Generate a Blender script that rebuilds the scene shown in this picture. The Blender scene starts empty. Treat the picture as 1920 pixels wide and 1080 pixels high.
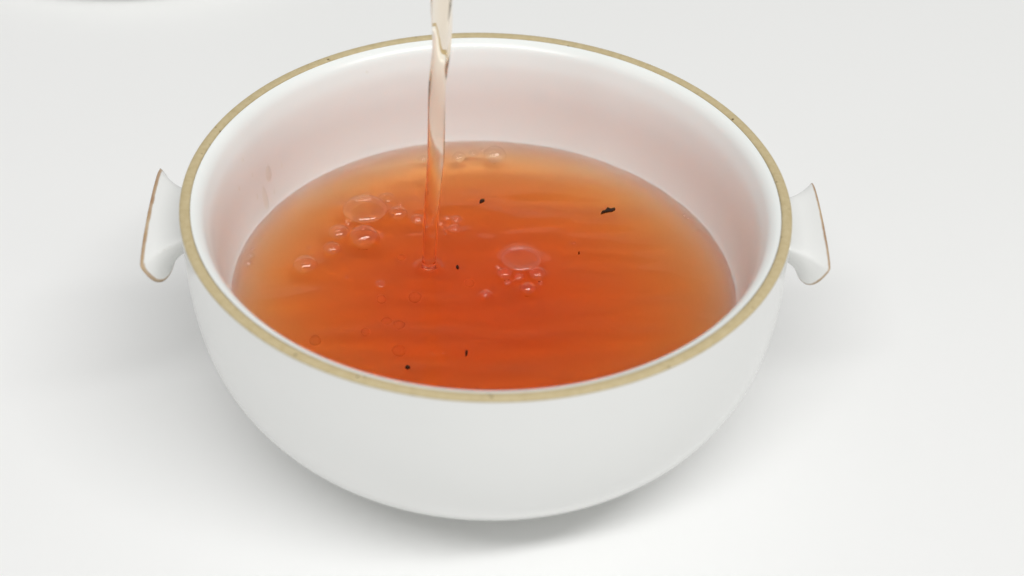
import bpy, bmesh, math, random
import numpy as np
from mathutils import Vector, Matrix

# ------------------------------------------------------------------ camera, light, exposure
S = 0.09                                   # bowl radius in metres: every length below is in bowl radii
F = 3500.0                                 # focal length in photo pixels (1920 wide)
CAM = np.array([0.0, -4.944173, 3.655600])
ROT = np.array([[0.99953732, 0.00549150, 0.02991640],
                [-0.02660577, 0.63451361, 0.77245363],
                [0.01474043, 0.77289218, -0.63436614]])     # rows: right, up, forward
scene = bpy.context.scene
COL = scene.collection

cam_data = bpy.data.cameras.new("camera")
cam = bpy.data.objects.new("camera", cam_data)
COL.objects.link(cam)
cam_data.sensor_width = 36.0
cam_data.lens = F / 1920 * 36.0
cam_data.clip_start = 0.01
cam_data.clip_end = 100.0
m3 = Matrix([list(ROT[0]), list(ROT[1]), list(-ROT[2])]).transposed()
cam.matrix_world = Matrix.Translation(Vector(CAM) * S) @ m3.to_4x4()
cam_data.dof.use_dof = True
cam_data.dof.focus_distance = 6.55 * S
cam_data.dof.aperture_fstop = 9.0
scene.camera = cam

world = bpy.data.worlds.new("World")
scene.world = world
world.use_nodes = True
bg = world.node_tree.nodes["Background"]
bg.inputs[0].default_value = (1.0, 1.0, 0.985, 1)
bg.inputs[1].default_value = 0.415

def lamp(name, loc, aim, sx, sy, power, col=(1, 1, 1)):
    d = bpy.data.lights.new(name, 'AREA')
    d.shape = 'RECTANGLE'; d.size = sx; d.size_y = sy; d.energy = power; d.color = col
    o = bpy.data.objects.new(name, d); COL.objects.link(o)
    o.location = loc
    o.rotation_euler = (Vector(aim) - Vector(loc)).to_track_quat('-Z', 'Y').to_euler()
    o['label'] = 'bright lamp strip in the roof of the light tent'
    return o
lamp("led_strip", (0.35, -1.24, 2.55), (0.0, 0.0, -0.03), 3.60, 0.40, 66.0, (1.0, 1.0, 0.995))

scene.view_settings.view_transform = 'Standard'
scene.view_settings.look = 'None'
scene.view_settings.exposure = 0.0
scene.view_settings.gamma = 1.0
scene.render.engine = 'CYCLES'
scene.cycles.use_denoising = True
scene.cycles.max_bounces = 24
scene.cycles.transmission_bounces = 20
scene.cycles.diffuse_bounces = 8
scene.cycles.glossy_bounces = 8
scene.cycles.transparent_max_bounces = 24
scene.cycles.blur_glossy = 0.3
scene.cycles.caustics_refractive = True
scene.cycles.caustics_reflective = True
scene.cycles.sample_clamp_indirect = 40.0

# ------------------------------------------------------------------ helpers
def ray(u, v):
    return ROT.T @ np.array([(u - 960) / F, -(v - 540) / F, 1.0])
def at(u, v, z):                           # the point at height z seen at photo pixel (u, v)
    d = ray(u, v); t = (z - CAM[2]) / d[2]
    return CAM + t * d, t
def at_y(u, v, y):
    d = ray(u, v); t = (y - CAM[1]) / d[1]
    return CAM + t * d, t

def mesh_obj(name, V, faces, mat, parent=None, smooth=True, origin=None):
    V = np.asarray(V, float)
    if origin is None:
        origin = np.zeros(3)
    me = bpy.data.meshes.new(name)
    me.from_pydata(((V - np.asarray(origin)) * S).tolist(), [], faces)
    me.validate(); me.update()
    if smooth:
        me.polygons.foreach_set("use_smooth", [True] * len(me.polygons))
    me.materials.append(mat)
    o = bpy.data.objects.new(name, me)
    COL.objects.link(o)
    o.location = Vector(origin) * S
    if parent is not None:
        o.parent = parent
        o.location = (Vector(origin)) * S - parent.location
    return o

def tag(o, label=None, cat=None, group=None, kind=None):
    for k, x in (('label', label), ('category', cat), ('group', group), ('kind', kind)):
        if x: o[k] = x
    return o

def empty(name, loc):
    o = bpy.data.objects.new(name, None); COL.objects.link(o)
    o.location = Vector(loc) * S
    o.empty_display_size = 0.01
    return o

def lathe(prof, n=192, shift=None, wob=None, closed=False):
    """surface of revolution; prof is [(r, z)...], outward when it runs down the outside"""
    V, Fc = [], []
    k = len(prof)
    for i in range(n):
        a = 2 * math.pi * i / n
        for (r, z) in prof:
            x, y = r * math.cos(a), r * math.sin(a)
            if wob: 
                w = 1 + wob(a, z); x *= w; y *= w
            if shift: x += shift(z)
            V.append((x, y, z))
    for i in range(n):
        j = (i + 1) % n
        for q in range(k - 1 if not closed else k):
            q2 = (q + 1) % k
            Fc.append((i * k + q, i * k + q2, j * k + q2, j * k + q))
    return V, Fc

def smooth_profile(pts, n):
    """Catmull-Rom through the points, even in arc length"""
    P = np.array(pts, float)
    Q = np.vstack([2 * P[0] - P[1], P, 2 * P[-1] - P[-2]])
    out = []
    for i in range(1, len(Q) - 2):
        for t in np.linspace(0, 1, 24, endpoint=False):
            p0, p1, p2, p3 = Q[i - 1], Q[i], Q[i + 1], Q[i + 2]
            out.append(0.5 * ((2 * p1) + (p2 - p0) * t + (2 * p0 - 5 * p1 + 4 * p2 - p3) * t * t + (3 * p1 - p0 - 3 * p2 + p3) * t ** 3))
    out.append(P[-1]); out = np.array(out)
    L = np.r_[0, np.cumsum(np.linalg.norm(np.diff(out, axis=0), axis=1))]
    s = np.linspace(0, L[-1], n)
    return np.c_[np.interp(s, L, out[:, 0]), np.interp(s, L, out[:, 1])]

# ------------------------------------------------------------------ materials
def new_mat(name):
    m = bpy.data.materials.new(name); m.use_nodes = True
    nt = m.node_tree
    return m, nt, nt.nodes["Principled BSDF"], nt.nodes["Material Output"]

def noise(nt, scale, detail=4, rough=0.5, dist=0.0):
    tc = nt.nodes.new("ShaderNodeTexCoord")
    n = nt.nodes.new("ShaderNodeTexNoise")
    n.inputs["Scale"].default_value = scale; n.inputs["Detail"].default_value = detail
    n.inputs["Roughness"].default_value = rough; n.inputs["Distortion"].default_value = dist
    nt.links.new(tc.outputs["Object"], n.inputs["Vector"])
    return n

def ramp(nt, src, stops):
    r = nt.nodes.new("ShaderNodeValToRGB")
    el = r.color_ramp.elements
    while len(el) < len(stops): el.new(0.5)
    for e, (p, c) in zip(el, stops):
        e.position = p; e.color = (*c, 1) if len(c) == 3 else c
    nt.links.new(src, r.inputs[0])
    return r

def bump(nt, src, strength, dist, bsdf):
    b = nt.nodes.new("ShaderNodeBump")
    b.inputs["Strength"].default_value = strength; b.inputs["Distance"].default_value = dist
    nt.links.new(src, b.inputs["Height"]); nt.links.new(b.outputs[0], bsdf.inputs["Normal"])

def mat_glaze(edge=False, inner=False):
    m, nt, b, out = new_mat("inner_glaze_brightened" if inner else "white_glaze" + ("_edged" if edge else ""))
    n = noise(nt, 14.0, 3)
    r = ramp(nt, n.outputs[0], [(0.3, (0.88, 0.905, 0.885)), (0.7, (0.895, 0.92, 0.90))] if inner else [(0.3, (0.805, 0.81, 0.795)), (0.7, (0.83, 0.833, 0.82))])  # inside: same glaze, extra brightness painted in, greener against the tea's pink bounce light
    b.inputs["Roughness"].default_value = 0.27 if inner else 0.20
    b.inputs["IOR"].default_value = 1.5
    n2 = noise(nt, 90.0, 2)
    bump(nt, n2.outputs[0], 0.05, 0.0004, b)
    src = r.outputs[0]
    if edge:                               # glaze runs thin on the sharp edges: the clay body shows through
        at_ = nt.nodes.new("ShaderNodeAttribute"); at_.attribute_name = "thin"
        n3 = noise(nt, 260.0, 4, 0.6)
        mul = nt.nodes.new("ShaderNodeMath"); mul.operation = 'MULTIPLY_ADD'
        nt.links.new(n3.outputs[0], mul.inputs[0]); mul.inputs[1].default_value = 0.5
        mul.inputs[2].default_value = -0.25
        ad = nt.nodes.new("ShaderNodeMath"); ad.operation = 'ADD'
        nt.links.new(mul.outputs[0], ad.inputs[0]); nt.links.new(at_.outputs["Fac"], ad.inputs[1])
        rr = ramp(nt, ad.outputs[0], [(0.42, (0, 0, 0)), (0.62, (0.75, 0.75, 0.75)), (0.95, (1, 1, 1))])
        n4 = noise(nt, 60.0, 3)
        clay = ramp(nt, n4.outputs[0], [(0.35, (0.50, 0.33, 0.15)), (0.65, (0.33, 0.16, 0.05))])
        mx = nt.nodes.new("ShaderNodeMix"); mx.data_type = 'RGBA'
        nt.links.new(rr.outputs[0], mx.inputs["Factor"])
        nt.links.new(src, mx.inputs["A"]); nt.links.new(clay.outputs[0], mx.inputs["B"])
        src = mx.outputs["Result"]
    nt.links.new(src, b.inputs["Base Color"])
    return m

def mat_clay():
    m, nt, b, out = new_mat("bare_clay")
    n = noise(nt, 420.0, 6, 0.65)
    r = ramp(nt, n.outputs[0], [(0.30, (0.50, 0.40, 0.215)), (0.55, (0.56, 0.46, 0.265)), (0.75, (0.60, 0.50, 0.30))])
    tc = nt.nodes.new("ShaderNodeTexCoord")
    v = nt.nodes.new("ShaderNodeTexVoronoi"); v.inputs["Scale"].default_value = 420.0
    nt.links.new(tc.outputs["Object"], v.inputs["Vector"])
    sp = ramp(nt, v.outputs["Distance"], [(0.10, (0.25, 0.2, 0.14)), (0.22, (1, 1, 1))])
    n2 = noise(nt, 150.0, 2)
    gate = ramp(nt, n2.outputs[0], [(0.56, (0, 0, 0)), (0.64, (1, 1, 1))])
    mx = nt.nodes.new("ShaderNodeMix"); mx.data_type = 'RGBA'; mx.blend_type = 'MULTIPLY'
    nt.links.new(gate.outputs[0], mx.inputs["Factor"])
    nt.links.new(r.outputs[0], mx.inputs["A"]); nt.links.new(sp.outputs[0], mx.inputs["B"])
    nt.links.new(mx.outputs["Result"], b.inputs["Base Color"])
    b.inputs["Roughness"].default_value = 0.75
    bump(nt, n.outputs[0], 0.35, 0.0006, b)
    return m

def mat_table():
    m, nt, b, out = new_mat("white_table")
    n = noise(nt, 3.0, 5)
    r = ramp(nt, n.outputs[0], [(0.3, (0.87, 0.873, 0.862)), (0.7, (0.89, 0.89, 0.886))])
    nt.links.new(r.outputs[0], b.inputs["Base Color"])
    b.inputs["Roughness"].default_value = 0.6
    n2 = noise(nt, 300.0, 4)
    bump(nt, n2.outputs[0], 0.06, 0.0005, b)
    return m

SIGMA = (3.8, 52.0, 122.0)                  # absorption of the tea, per metre
def mat_tea(name="tea", k=1.0, ior=1.333, volume=True, rough=0.0):
    m = bpy.data.materials.new(name); m.use_nodes = True
    nt = m.node_tree; nt.nodes.clear()
    out = nt.nodes.new("ShaderNodeOutputMaterial")
    g = nt.nodes.new("ShaderNodeBsdfGlass")
    g.inputs["Color"].default_value = (1, 1, 1, 1)
    g.inputs["Roughness"].default_value = rough
    g.inputs["IOR"].default_value = ior
    nt.links.new(g.outputs[0], out.inputs["Surface"])
    if volume:
        d = max(SIGMA) * 1.02
        va = nt.nodes.new("ShaderNodeVolumeAbsorption")
        va.inputs["Color"].default_value = (*[1 - s / d for s in SIGMA], 1)
        va.inputs["Density"].default_value = d * k
        nt.links.new(va.outputs[0], out.inputs["Volume"])
    return m

def mat_film(name="bubble_film", tint=(1, 1, 1)):
    m = bpy.data.materials.new(name); m.use_nodes = True
    nt = m.node_tree; nt.nodes.clear()
    out = nt.nodes.new("ShaderNodeOutputMaterial")
    tr = nt.nodes.new("ShaderNodeBsdfTransparent"); tr.inputs[0].default_value = (*tint, 1)
    gl = nt.nodes.new("ShaderNodeBsdfGlossy"); gl.inputs["Roughness"].default_value = 0.02
    lw = nt.nodes.new("ShaderNodeLayerWeight"); lw.inputs["Blend"].default_value = 0.5
    pw = nt.nodes.new("ShaderNodeMath"); pw.operation = 'POWER'; pw.inputs[1].default_value = 5.0
    nt.links.new(lw.outputs["Facing"], pw.inputs[0])
    mu = nt.nodes.new("ShaderNodeMath"); mu.operation = 'MULTIPLY_ADD'; mu.use_clamp = True
    mu.inputs[1].default_value = 0.85; mu.inputs[2].default_value = 0.062      # both faces of the film
    nt.links.new(pw.outputs[0], mu.inputs[0])
    mx = nt.nodes.new("ShaderNodeMixShader")
    nt.links.new(mu.outputs[0], mx.inputs[0])
    nt.links.new(tr.outputs[0], mx.inputs[1]); nt.links.new(gl.outputs[0], mx.inputs[2])
    nt.links.new(mx.outputs[0], out.inputs["Surface"])
    return m

def mat_leaf():
    m, nt, b, out = new_mat("wet_tea_leaf")
    n = noise(nt, 900.0, 3)
    r = ramp(nt, n.outputs[0], [(0.3, (0.010, 0.005, 0.003)), (0.7, (0.035, 0.013, 0.006))])
    nt.links.new(r.outputs[0], b.inputs["Base Color"])
    b.inputs["Roughness"].default_value = 0.7; b.inputs["Specular IOR Level"].default_value = 0.25
    return m

GLAZE, GLAZE_E, CLAY, TABLE = mat_glaze(), mat_glaze(True), mat_clay(), mat_table()
INNER = mat_glaze(False, True)
PALE = mat_tea("pale_tea_stream", 0.4)
TEA, FILM, LEAF = mat_tea(), mat_film(), mat_leaf()
AIR = mat_tea("submerged_air", 0, 1 / 1.333, False, 0.32)
_nt = AIR.node_tree; _t = _nt.nodes.new("ShaderNodeBsdfTransparent"); _m = _nt.nodes.new("ShaderNodeMixShader"); _m.inputs[0].default_value = 0.22
_nt.links.new(_t.outputs[0], _m.inputs[1]); _nt.links.new(_nt.nodes["Glass BSDF"].outputs[0], _m.inputs[2]); _nt.links.new(_m.outputs[0], _nt.nodes["Material Output"].inputs[0])
WET = mat_film("tea_droplet", (1.0, 0.995, 0.97))

# ------------------------------------------------------------------ table
ZT = -0.888
n = 40
V, Fc = [], []
for i in range(n + 1):
    for j in range(n + 1):
        V.append((-25 + 50 * i / n, -20 + 50 * j / n, ZT))
for i in range(n):
    for j in range(n):
        a = i * (n + 1) + j
        Fc.append((a, a + n + 1, a + n + 2, a + 1))
tag(mesh_obj("table_top", V, Fc, TABLE), kind='structure')

# ------------------------------------------------------------------ the bowl
def sx(z): return 0.0176 * max(0.0, -z)    # the thrown body leans a hair to the right
OUT = [(0.9985, -0.006), (1.0, -0.010), (1.0, -0.04), (1.0, -0.08)]
for a in np.linspace(0.035, math.pi / 2 * 0.80, 44):
    OUT.append((math.cos(a) ** (2 / 3.11) * 1.0, -0.8685 * math.sin(a) ** (2 / 3.355)))
OUT = [p for i, p in enumerate(OUT) if i < 4 or (p[1] < -0.12 and p[0] > 0.60)]
OUT += [(0.56, -0.832), (0.53, -0.846), (0.522, -0.87), (0.515, -0.884), (0.50, -0.887), (0.485, -0.884), (0.475, -0.865), (0.44, -0.85), (0.2, -0.845), (0.0, -0.845)]
INN = [(0.966, -0.0045), (0.957, -0.0075), (0.945, -0.015), (0.930, -0.031), (0.917, -0.060), (0.906, -0.090), (0.897, -0.13), (0.888, -0.19),
       (0.878, -0.30), (0.8635, -0.385), (0.845, -0.426), (0.806, -0.460), (0.737, -0.500), (0.640, -0.538), (0.515, -0.569), (0.37, -0.592), (0.18, -0.608), (0.0, -0.612)]
INs = smooth_profile(INN, 120)
OUs = smooth_profile(OUT, 120)
def r_in(z):
    return float(np.interp(-z, -INs[:, 1], INs[:, 0]))

bowl = empty("bowl", (0, 0, ZT))
tag(bowl, "white glazed ceramic bowl with tan rim and two small lug handles, holding the tea", "bowl")
rng = random.Random(4)
V, Fc = lathe([tuple(p) for p in OUs], 256, sx)
mesh_obj("body", V, Fc, GLAZE, bowl)
V, Fc = lathe([tuple(p) for p in INs[::-1]], 256)
mesh_obj("inner_wall", V, Fc, INNER, bowl)
def rimwob(a, z): return 0.35 * (0.0008 * math.sin(5 * a + 1) + 0.0006 * math.sin(11 * a) + 0.0004 * math.sin(23 * a + 2))
RIM = [(0.9665, -0.010), (0.9672, -0.0045), (0.970, -0.0012), (0.976, 0.0006), (0.985, 0.0008), (0.993, 0.0), (0.9985, -0.0025), (1.0014, -0.0065), (1.0016, -0.009), (0.997, -0.011)]
V, Fc = lathe(RIM[::-1], 384, None, rimwob)
mesh_obj("rim", V, Fc, CLAY, bowl)

# handles: a short neck flaring out to an oblong outer face
def handle(side, top_z, y0, neck_w, out_w, x_neck, x_out, twist, yneck=0.0, chip=None, band=0.91):
    NU, NV = 30, 96
    V = []; thin = []
    for i in range(NU + 1):
        u = i / NU
        flare = u ** 2.7
        hw = neck_w / 2 + (out_w - neck_w) / 2 * flare
        up_t = 0.030 + 0.004 * u
        lo_t = 0.058 + 0.066 * u ** 1.3
        yc = y0 + yneck * (1 - u)
        for j in range(NV):
            a = 2 * math.pi * j / NV
            c, s = math.cos(a), math.sin(a)
            ex, ez = (2 / 7.0, 2 / 5.0) if s > 0 else (2 / 2.1, 2 / 2.05)
            # flat top with crisp ends, half-round underside
            yy = math.copysign(abs(c) ** ex, c) * hw
            zz = top_z - up_t + (abs(s) ** ez * up_t if s > 0 else -abs(s) ** ez * lo_t)
            zz += 0.012 * flare - 0.016 * math.sin(math.pi * min(1, u)) * (1 - 0.6 * (yy / hw) ** 2) * (1 if s > 0 else 0.3)
            k = max(0.0, (top_z - zz) / 0.11)
            x = x_neck + (x_out - x_neck) * u - 0.062 * k * u * u    # the outer face leans in underneath
            x -= 0.10 * yy * yy * u
            x += twist * yy * u
            V.append((side * x, yc + yy, zz))
            t = 0.0
            if u > band: t = min(1.0, (u - band) / 0.05) * 0.80
            if 0.02 < s < 0.75 and c < -0.5:          # the ridge between the top and the front
                t = max(t, 0.46 * max(0, 1 - abs(s - 0.35) / 0.35) * min(1, max(0, (u - 0.35) / 0.15)))
            if chip and s > 0:
                d = math.hypot((side * x - chip[0]) / 0.022, (yc + yy - chip[1]) / 0.05)
                t = max(t, 0.45 * max(0, 1 - d))
            thin.append(t)
    Fc = []
    for i in range(NU):
        for j in range(NV):
            j2 = (j + 1) % NV
            f = (i * NV + j, (i + 1) * NV + j, (i + 1) * NV + j2, i * NV + j2)
            Fc.append(f if side < 0 else f[::-1])
    # rounded outer face
    base = NU * NV
    ring = np.array(V[base:base + NV]); cen = ring.mean(0)
    prev = base
    for q, (sc, push) in enumerate(((0.96, 0.010), (0.85, 0.014), (0.5, 0.016))):
        st = len(V)
        for j in range(NV):
            p = cen + (ring[j] - cen) * sc
            V.append((p[0] + side * push * 0.5, p[1], p[2])); thin.append(0.85 if q == 0 else 0.2)
        for j in range(NV):
            j2 = (j + 1) % NV
            f = (prev + j, st + j, st + j2, prev + j2)
            Fc.append(f if side < 0 else f[::-1])
        prev = st
    V.append((cen[0] + side * 0.008, cen[1], cen[2])); thin.append(0.2)
    for j in range(NV):
        f = (prev + j, len(V) - 1, prev + (j + 1) % NV)
        Fc.append(f if side < 0 else f[::-1])
    o = mesh_obj("handle", V, Fc, GLAZE_E, bowl, origin=(side, y0, top_z))
    A = o.data.attributes.new("thin", 'FLOAT', 'POINT')
    A.data.foreach_set("value", thin)
    return o
h1 = handle(-1, -0.120, -0.020, 0.27, 0.55, 0.93, 1.118, 0.035, 0.05, (-1.035, 0.10), 0.925)
h2 = handle(1, -0.120, 0.030, 0.27, 0.49, 0.93, 1.126, 0.0, 0.04, None, 0.945)
h1['label'] = 'left lug handle with a brown worn outer edge and a tiny chip'
h2['label'] = 'right lug handle with a thin brown outer edge'

# ------------------------------------------------------------------ bubbles: where they float
ZL = -0.407
# (x, y) centre and width, height in photo pixels; dome height; label
BUB = [
 (685, 398, 84, 54, .42, "largest bubble, a wide flat dome at the back of the left chain", 'c'),
 (683, 445, 58, 50, .95, "round dome bubble just in front of the largest flat bubble", 'c'),
 (746, 401, 37, 32, .95, "round bubble touching the right side of the largest flat bubble", 'c'),
 (783, 412, 29, 24, .8, "bubble at the right end of the left chain, touching the stream", 'c'),
 (653, 419, 14, 12, .9, "small bubble wedged between the largest flat bubble and the oval one below its left end", 'c'),
 (636, 438, 40, 29, .75, "tilted oval bubble left of the round dome bubble", 'c'),
 (623, 468, 35, 26, .85, "bubble in the left chain, second from its lower left end", 'c'),
 (573, 498, 46, 36, .8, "bubble alone at the lower left end of the left chain", 'c'),
 (580, 466, 9, 7, .9, "speck of a bubble between the chain's end bubble and the bowl's left wall", 'c'),
 (651, 521, 8, 6, .9, "speck of a bubble floating below the left chain on plain tea", 'c'),
 (725, 376, 31, 13, .5, "flat bubble behind the right shoulder of the largest bubble", 'c'),
 (667, 374, 18, 11, .6, "small bubble behind the left shoulder of the largest bubble", 'c'),
 (688, 369, 22, 13, .6, "small bubble behind the middle of the largest bubble", 'c'),
 (751, 384, 13, 9, .8, "tiny bubble behind the round bubble that touches the largest one", 'c'),
 (838, 410, 14, 11, .9, "back bubble of the small foam rosette right of the stream", 'f'),
 (827, 421, 13, 11, .9, "left bubble of the small foam rosette right of the stream", 'f'),
 (856, 413, 23, 17, .8, "upper right bubble of the small foam rosette right of the stream", 'f'),
 (852, 431, 26, 20, .85, "largest bubble, at the front right of the foam rosette by the stream", 'f'),
 (833, 430, 10, 8, .9, "front left bubble of the small foam rosette right of the stream", 'f'),
 (835, 440, 8, 6, .9, "foremost speck of the small foam rosette right of the stream", 'f'),
 (977, 492, 76, 42, .32, "wide flat bubble at the back of the central foam cluster", 'm'),
 (946, 515, 31, 25, .9, "left bubble in front of the wide flat one, central foam cluster", 'm'),
 (973, 521, 22, 20, .95, "middle bubble in front of the wide flat one, central foam cluster", 'm'),
 (1007, 516, 35, 27, .85, "right bubble in front of the wide flat one, central foam cluster", 'm'),
 (990, 541, 33, 30, .95, "foremost and roundest bubble of the central foam cluster", 'm'),
 (952, 531, 18, 14, .9, "small bubble at the front left of the central foam cluster", 'm'),
 (934, 504, 13, 9, .9, "tiny bubble at the left tip of the central foam cluster", 'm'),
 (1013, 533, 13, 10, .9, "tiny bubble right of the foremost one in the central foam cluster", 'm'),
 (911, 552, 23, 21, .9, "single bubble in front of and left of the central foam cluster", 's'),
 (928, 292, 42, 35, .95, "largest bubble against the back wall, right of the stream", 'b'),
 (861, 296, 27, 24, .95, "bubble against the back wall nearest the stream on its right", 'b'),
 (888, 289, 18, 14, .9, "small bubble between the two big ones at the back wall", 'b'),
 (903, 282, 11, 9, .9, "tiny bubble touching the largest bubble at the back wall", 'b'),
 (794, 300, 20, 16, .9, "bubble at the back wall half behind the stream on its left", 'b'),
 (474, 468, 10, 8, .9, "back bubble of three at the tea's left edge", 'l'),
 (470, 481, 17, 14, .9, "middle bubble of three at the tea's left edge", 'l'),
 (466, 495, 17, 14, .9, "front bubble of three at the tea's left edge", 'l'),
 (1075, 457, 10, 7, .9, "lone speck of a bubble on plain tea right of the central cluster", 's'),
 (713, 533, 19, 15, .5, "lone shiny bubble with a bright lower edge below the stream's foot", 's'),
 (655, 321, 9, 6, .9, "left speck of a bubble at the tea's back left edge", 'e'),
 (667, 316, 8, 5, .9, "right speck of a bubble at the tea's back left edge", 'e'),
 (1283, 404, 9, 7, .9, "farther of two touching specks of bubble at the tea's right edge", 'e'),
 (1289, 410, 10, 7, .9, "nearer of two touching specks of bubble at the tea's right edge", 'e'),
 (1311, 433, 9, 7, .9, "lone speck of a bubble at the tea's right edge", 'e'),
]
GROUPS = {'c': "bubbles in the chain left of the stream", 'f': "bubbles of the small rosette by the stream", 'm': "bubbles of the central foam cluster",
          'b': "bubbles against the back wall", 'l': "bubbles at the tea's left edge", 'e': "specks of bubble round the tea's edge", 's': "single bubbles on the tea"}
bub = []
for (u, v, w, h, hf, lab, g) in BUB:
    bv = v + h / 2 - 0.60 * w / 2 if hf > .3 else v + h / 2 - 0.60 * w / 2
    P, t = at(u, bv, ZL)
    a = w / 2 * t / F
    rr = math.hypot(P[0], P[1]); lim = r_in(ZL) - a * 1.02
    if rr > lim: P[0] *= lim / rr; P[1] *= lim / rr
    bub.append((P[0], P[1], a, hf, lab, g))

# ------------------------------------------------------------------ the tea
HIT, _t = at(804, 503, ZL)                 # where the stream lands
_rw = np.random.RandomState(11)
WAVES = []
for _i in range(26):
    _l = 0.075 * (3.6 ** _rw.rand())                          # wavelength
    _a = math.pi / 2 + _rw.normal(0.06, 0.30)                   # mostly across the view, like the swirl of the pour
    WAVES.append((2 * math.pi / _l * math.cos(_a), 2 * math.pi / _l * math.sin(_a), _rw.rand() * 6.28, 0.0022 * _l * (0.4 + 1.2 * _rw.rand()), _rw.normal(0, 1.2), 1.0 + 2.5 * _rw.rand()))
def waves(x, y):
    z = 0.0 * x
    for (kx, ky, ph, am, q, w) in WAVES:
        z = z + am * np.sin(kx * x + ky * y + ph + q * np.sin(w * x + ph * 3) + 0.6 * q * np.sin(w * 1.3 * y + ph))
    d = np.hypot(x - HIT[0], y - HIT[1])
    z = z * (0.6 + 0.4 * np.clip(d / 0.5, 0, 1)) * 0.85
    e = np.clip((r_in(ZL) - np.hypot(x, y)) / 0.14, 0, 1)     # the ripples die out at the wall
    z = z * (0.12 + 0.88 * e * e * (3 - 2 * e))
    z = z + 0.0012 * np.cos(2 * np.pi * d / 0.085) * np.exp(-d / 0.16)
    return z
def surf(x, y):
    x = np.asarray(x, float); y = np.asarray(y, float)
    z = waves(x, y)
    for (bx, by, a, hf, lab, g) in bub:
        d = np.hypot(x - bx, y - by)
        near = d < a * 3.2
        if not np.any(near): continue
        dn = d[near] if d.ndim else d
        dip = (0.62 * hf + 0.10) * a
        ins = -dip * np.clip(1 - (dn / a) ** 2, 0, 1) ** 0.75 + 0.15 * a
        outs = 0.15 * a * np.exp(-np.clip(dn - a, 0, None) / (0.30 * a))
        dz = np.where(dn < a, ins, outs)
        if d.ndim: z[near] += dz
        else: z = z + dz
    r = np.hypot(x, y)
    z = z + 0.014 * np.exp(-np.clip(r_in(ZL) - r, 0, None) / 0.020)
    d = np.hypot(x - HIT[0], y - HIT[1])
    w = 1 / (1 + np.exp((d - 0.048) / 0.003))                 # level where the stream goes in
    z = z * (1 - w)
    z = z + 0.010 * np.exp(-np.clip(d - 0.040, 0, None) / 0.014)
    return ZL + z
RT = r_in(ZL + 0.014) + 0.004
NA, NR = 1100, 330
rad = np.linspace(0, 1, NR + 1)[1:] * RT
ang = np.linspace(0, 2 * np.pi, NA, endpoint=False)
RR, AA = np.meshgrid(rad, ang, indexing='ij')
X, Y = RR * np.cos(AA), RR * np.sin(AA)
Zs = surf(X.ravel(), Y.ravel()).reshape(X.shape)
V = np.c_[X.ravel(), Y.ravel(), Zs.ravel()]
idx = np.arange(NR * NA).reshape(NR, NA)
nx = np.roll(idx, -1, axis=1)
Q = np.stack([idx[:-1], idx[1:], nx[1:], nx[:-1]], -1).reshape(-1, 4)
# underside, 0.004 inside the ceramic
lowz = np.r_[np.linspace(ZL - 0.01, -0.585, 26), np.linspace(-0.589, -0.605, 6)]
low = [(r_in(z) + 0.004, z - 0.003) for z in lowz] + [(0.05, -0.615)]
off = len(V); LV = []
for (r, z) in low:
    LV.append(np.c_[r * np.cos(ang), r * np.sin(ang), np.full(NA, z)])
V = np.vstack([V] + LV + [np.array([[0, 0, -0.615], [0, 0, float(surf(0.0, 0.0))]])])
nb = len(low)
lidx = np.vstack([idx[-1:], off + np.arange(nb * NA).reshape(nb, NA)])
lnx = np.roll(lidx, -1, axis=1)
Q2 = np.stack([lidx[:-1], lidx[1:], lnx[1:], lnx[:-1]], -1).reshape(-1, 4)
cb, ct = len(V) - 2, len(V) - 1
T1 = [(ct, int(idx[0, j]), int(nx[0, j])) for j in range(NA)]
T2 = [(cb, int(lnx[-1, j]), int(lidx[-1, j])) for j in range(NA)]
tea = mesh_obj("tea", V, Q.tolist() + Q2.tolist() + T1 + T2, TEA)
tag(tea, "clear orange red tea filling the white bowl, faintly rippled", "tea")

# the pouring stream
PX = [(-380, 857, 52), (-170, 845, 47), (-80, 836, 46), (-30, 832, 45), (0, 830, 44), (30, 829, 42), (60, 828, 39), (95, 826, 37), (130, 822.5, 35), (165, 820.5, 34),
      (200, 819, 33), (250, 818, 32), (300, 817, 31.5), (350, 813, 29.5), (400, 808.5, 27.5), (450, 806, 26), (496, 804.3, 25.5)]
YS = HIT[1]
ctr = []
for (v, u, w) in PX:
    P, t = at_y(u, v, YS); ctr.append((P[2], P[0], w / 2 * t / F))
ctr.sort()
cz = np.array([c[0] for c in ctr]); cx = np.array([c[1] for c in ctr]); cr = np.array([c[2] for c in ctr])
zz = np.r_[np.linspace(ZL + 0.0075, ZL + 0.06, 20), np.linspace(ZL + 0.065, cz[-1], 220)]
V, NS = [], 40
for z in zz:
    x0 = np.interp(z, cz, cx); r = np.interp(z, cz, cr)
    fl = math.exp(-max(0, z - ZL - 0.0075) / 0.010)
    r = r * (1 + 0.16 * fl)
    up = 1 / (1 + math.exp(-(z - 0.36) / 0.05))               # above this the sheet has not yet rounded off
    tw = 1.1 + 5.5 * (z - 0.3)
    for j in range(NS):
        a = 2 * math.pi * j / NS
        k = 1 + 0.02 * math.cos(2 * (a - 3 * z)) + up * (0.10 * math.cos(2 * (a - 0.3)) * 0 + 0.09 * math.cos(3 * (a - tw)) - 0.05)
        k *= 1 + 0.006 * math.sin(17 * z + a)
        V.append((x0 + r * k * math.cos(a), YS + r * k * 0.9 * math.sin(a), z))
Fc = []
for i in range(len(zz) - 1):
    for j in range(NS):
        j2 = (j + 1) % NS
        Fc.append((i * NS + j, i * NS + j2, (i + 1) * NS + j2, (i + 1) * NS + j))
Fc.append(tuple(range(NS))[::-1]); Fc.append(tuple((len(zz) - 1) * NS + j for j in range(NS)))
st = mesh_obj("tea_stream", V, Fc, PALE, origin=(HIT[0], YS, ZL))
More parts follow.
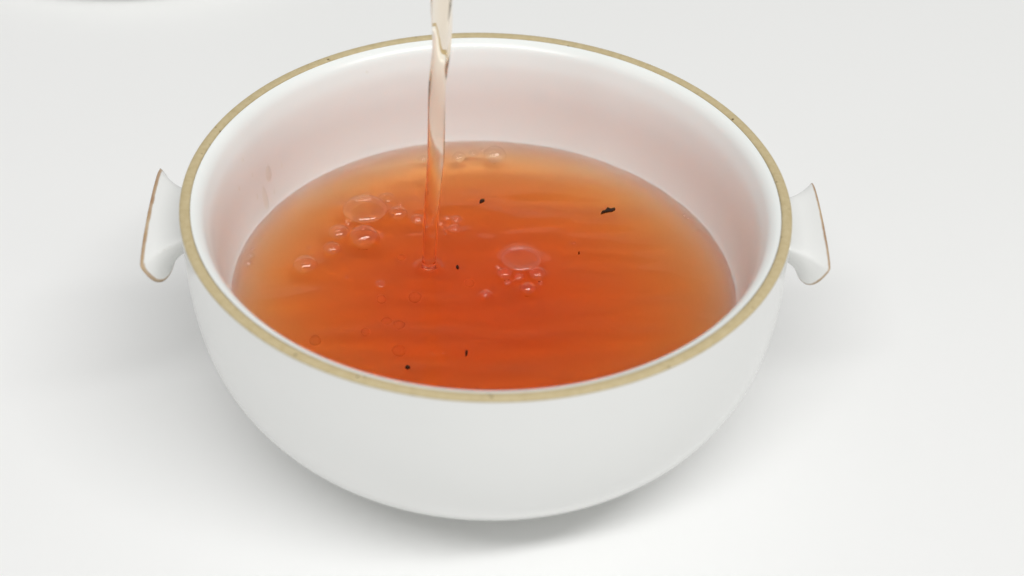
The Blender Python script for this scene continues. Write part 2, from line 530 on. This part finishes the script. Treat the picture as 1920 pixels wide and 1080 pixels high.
tag(st, "thin clear stream of pale tea falling into the bowl from above", "tea stream")

# floating bubbles
def dome(a, hf, n=36, m=14):
    V = [(0, 0, a * hf)]
    Fc = []
    for i in range(1, m + 1):
        t = math.pi / 2 * i / m
        for j in range(n):
            p = 2 * math.pi * j / n
            V.append((a * math.sin(t) * math.cos(p), a * math.sin(t) * math.sin(p), a * hf * math.cos(t)))
    for j in range(n):
        Fc.append((0, 1 + j, 1 + (j + 1) % n))
    for i in range(m - 1):
        for j in range(n):
            b, c = 1 + i * n, 1 + (i + 1) * n
            j2 = (j + 1) % n
            Fc.append((b + j, c + j, c + j2, b + j2))
    return np.array(V), Fc
for (x, y, a, hf, lab, g) in bub:
    z0 = ZL + 0.13 * a + float(waves(x, y))
    dv, df = dome(a * 1.01, hf)
    o = mesh_obj("bubble", dv + np.array([x, y, z0]), df, FILM, origin=(x, y, z0))
    tag(o, lab, "bubble", GROUPS[g])

# bubbles still under the surface
SUB = [(715, 561, 20, "sunken faint bubble just below the lone shiny bubble"),
       (778, 557, 26, "sunken faint bubble below the foot of the stream"),
       (725, 602, 22, "left of two touching sunken bubbles in the darkest tea"),
       (748, 610, 24, "right of two touching sunken bubbles in the darkest tea"),
       (685, 623, 18, "sunken faint bubble left of the touching sunken pair"),
       (748, 656, 28, "largest sunken bubble, the one nearest the front rim below the touching pair"),
       (591, 638, 24, "sunken bubble close to the front left rim"),
       (880, 530, 20, "sunken faint bubble between the stream and the central foam cluster"),
       (753, 482, 18, "sunken faint bubble left of the stream's foot")]
def ball(r, n=28, m=16):
    V, Fc = [(0, 0, r)], []
    for i in range(1, m):
        t = math.pi * i / m
        for j in range(n):
            p = 2 * math.pi * j / n
            V.append((r * math.sin(t) * math.cos(p), r * math.sin(t) * math.sin(p), r * math.cos(t)))
    V.append((0, 0, -r))
    for j in range(n):
        Fc.append((0, 1 + j, 1 + (j + 1) % n))
    for i in range(m - 2):
        b, c = 1 + i * n, 1 + (i + 1) * n
        for j in range(n):
            j2 = (j + 1) % n; Fc.append((b + j, c + j, c + j2, b + j2))
    b = 1 + (m - 2) * n
    for j in range(n):
        Fc.append((b + j, len(V) - 1, b + (j + 1) % n))
    return np.array(V), Fc
for (u, v, w, lab) in SUB:
    P, t = at(u, v, ZL)
    r = w / 2 * t / F * 0.95
    d = ray(u, v); d = d / np.linalg.norm(d)                  # follow the bent ray a little way down
    nrm = np.array([0, 0, 1.0]); e = 1 / 1.333; ci = -d @ nrm
    d2 = e * d + (e * ci - math.sqrt(1 - e * e * (1 - ci * ci))) * nrm
    P = P + d2 * 0.11
    if math.hypot(P[0], P[1]) > r_in(P[2]) - r * 1.2:
        P = P - d2 * 0.07
    bv, bf = ball(r)
    o = mesh_obj("sunken_bubble", bv + P, bf, AIR, origin=P)
    tag(o, lab, "bubble", "sunken bubbles in the tea")

# tea leaf flecks lying on the surface
def fleck(outline, lab):
    c = np.mean(outline, axis=0)
    P0, _ = at(c[0], c[1], ZL)
    z0 = float(surf(P0[0], P0[1])) + 0.002
    pts = [at(u, v, z0)[0] for (u, v) in outline]
    k = len(pts)
    V = [(p[0], p[1], z0 + 0.0035 + 0.002 * math.sin(i * 2.1)) for i, p in enumerate(pts)]
    V += [(p[0], p[1], z0 - 0.004) for p in pts]
    cc = np.mean(pts, axis=0)
    V += [(cc[0], cc[1], z0 + 0.008), (cc[0], cc[1], z0 - 0.005)]
    Fc = []
    for i in range(k):
        j = (i + 1) % k
        Fc += [(i, j, 2 * k), (k + j, k + i, 2 * k + 1), (i, k + i, k + j, j)]
    me = mesh_obj("tea_leaf", V, Fc, LEAF, smooth=False, origin=(cc[0], cc[1], z0))
    bm = bmesh.new(); bm.from_mesh(me.data); bmesh.ops.recalc_face_normals(bm, faces=bm.faces); bm.to_mesh(me.data); bm.free()
    tag(me, lab, "tea leaf", "tea leaf flecks on the tea")
fleck([(1126.5, 401), (1129, 397), (1133, 395.5), (1137, 392.5), (1138.5, 390), (1145, 391.5), (1152.5, 390.3), (1153.5, 393), (1148, 396), (1140, 397.5), (1133, 399)],
      "largest black tea leaf fleck, long and ragged, on the right side of the tea")
fleck([(898.8, 381), (900, 376.5), (904, 373.4), (908.5, 374), (908, 377), (904, 379.5)], "black oval tea leaf fleck right of the stream near the back")
fleck([(855, 500), (858, 498.4), (860.6, 501), (859.5, 503.8), (856.3, 503.3)], "dark dot of tea leaf right of the stream's foot")
fleck([(874, 657.5), (877.3, 659), (876, 665), (873, 667.2), (872.3, 661)], "upright sliver of tea leaf near the front of the tea")
fleck([(759.5, 689), (763, 686), (768.5, 687.5), (769, 690), (764, 691.6)], "flat speck of tea leaf closest to the front rim, left of the sliver")
fleck([(1084, 474), (1086, 473), (1087, 475.2), (1085, 476.3)], "tiniest dot of tea leaf, between the central foam cluster and the ragged fleck")

# droplets clinging to the inner wall, upper left
def wall_hit(u, v):
    d = ray(u, v)
    for t in np.linspace(5.2, 7.4, 6000):
        P = CAM + t * d
        if P[2] < -0.004 and P[2] > -0.8 and P[1] > -0.6 and math.hypot(P[0], P[1]) > r_in(P[2]):
            return P, t
DROPS = [(503, 324, 17, 30, "larger oval droplet high on the left inner wall"), (497, 371, 15, 44, "long running droplet on the left inner wall, below the oval one"),
         (528, 309, 4, 10, "thin droplet right of the larger oval droplet"), (473, 328, 4, 9, "small droplet left of the larger oval droplet"),
         (455, 299, 5, 7, "highest small droplet on the left inner wall"), (482, 368, 5, 10, "small droplet left of the long running droplet"),
         (448, 353, 6, 8, "small droplet farthest left on the inner wall"), (514, 360, 4, 10, "small droplet right of the long running droplet"),
         (688, 135, 6, 5, "tiny droplet just under the rim left of the stream")]
for (u, v, w, h, lab) in DROPS:
    hit = wall_hit(u, v)
    if not hit: continue
    P, t = hit
    a = w / 2 * t / F; b = h / 2 * t / F / 0.80
    th = math.atan2(P[1], P[0])
    dz = 0.02; slope = (r_in(P[2] + dz) - r_in(P[2] - dz)) / (2 * dz)
    inn = np.array([-math.cos(th), -math.sin(th), slope]); inn /= np.linalg.norm(inn)
    tg = np.array([-math.sin(th), math.cos(th), 0]); upv = np.cross(inn, tg); upv = upv if upv[2] > 0 else -upv
    bv, bf = ball(1.0, 20, 12)
    dep = a * 0.30
    W = [P + tg * q[0] * a * (1 - 0.25 * q[1]) + upv * q[1] * b + inn * (q[2] * dep) for q in bv]
    o = mesh_obj("droplet", W, bf, WET, origin=P)
    bm = bmesh.new(); bm.from_mesh(o.data); bmesh.ops.recalc_face_normals(bm, faces=bm.faces); bm.to_mesh(o.data); bm.free()
    tag(o, lab, "droplet", "droplets on the inner wall")

# ------------------------------------------------------------------ the saucer behind, only its near edge reaches into the frame
DC = (-1.79, 3.735, ZT)
SA = smooth_profile([(0.0, 0.05), (0.55, 0.05), (0.85, 0.075), (1.08, 0.135), (1.19, 0.175), (1.205, 0.172), (1.195, 0.150), (1.08, 0.085), (0.90, 0.035), (0.80, 0.004), (0.77, 0.0), (0.74, 0.012), (0.0, 0.014)], 90)
V, Fc = lathe([tuple(p) for p in SA[::-1]], 160)
o = mesh_obj("saucer", np.array(V) + np.array(DC), Fc, GLAZE, origin=DC)
tag(o, "blurred white saucer, only its near edge showing at the top left corner", "saucer")
for o in list(bowl.children):
    bm = bmesh.new(); bm.from_mesh(o.data); bmesh.ops.remove_doubles(bm, verts=bm.verts, dist=1e-7)
    if o.name.startswith(("rim", "handle")): bmesh.ops.recalc_face_normals(bm, faces=bm.faces)
    bm.to_mesh(o.data); bm.free()
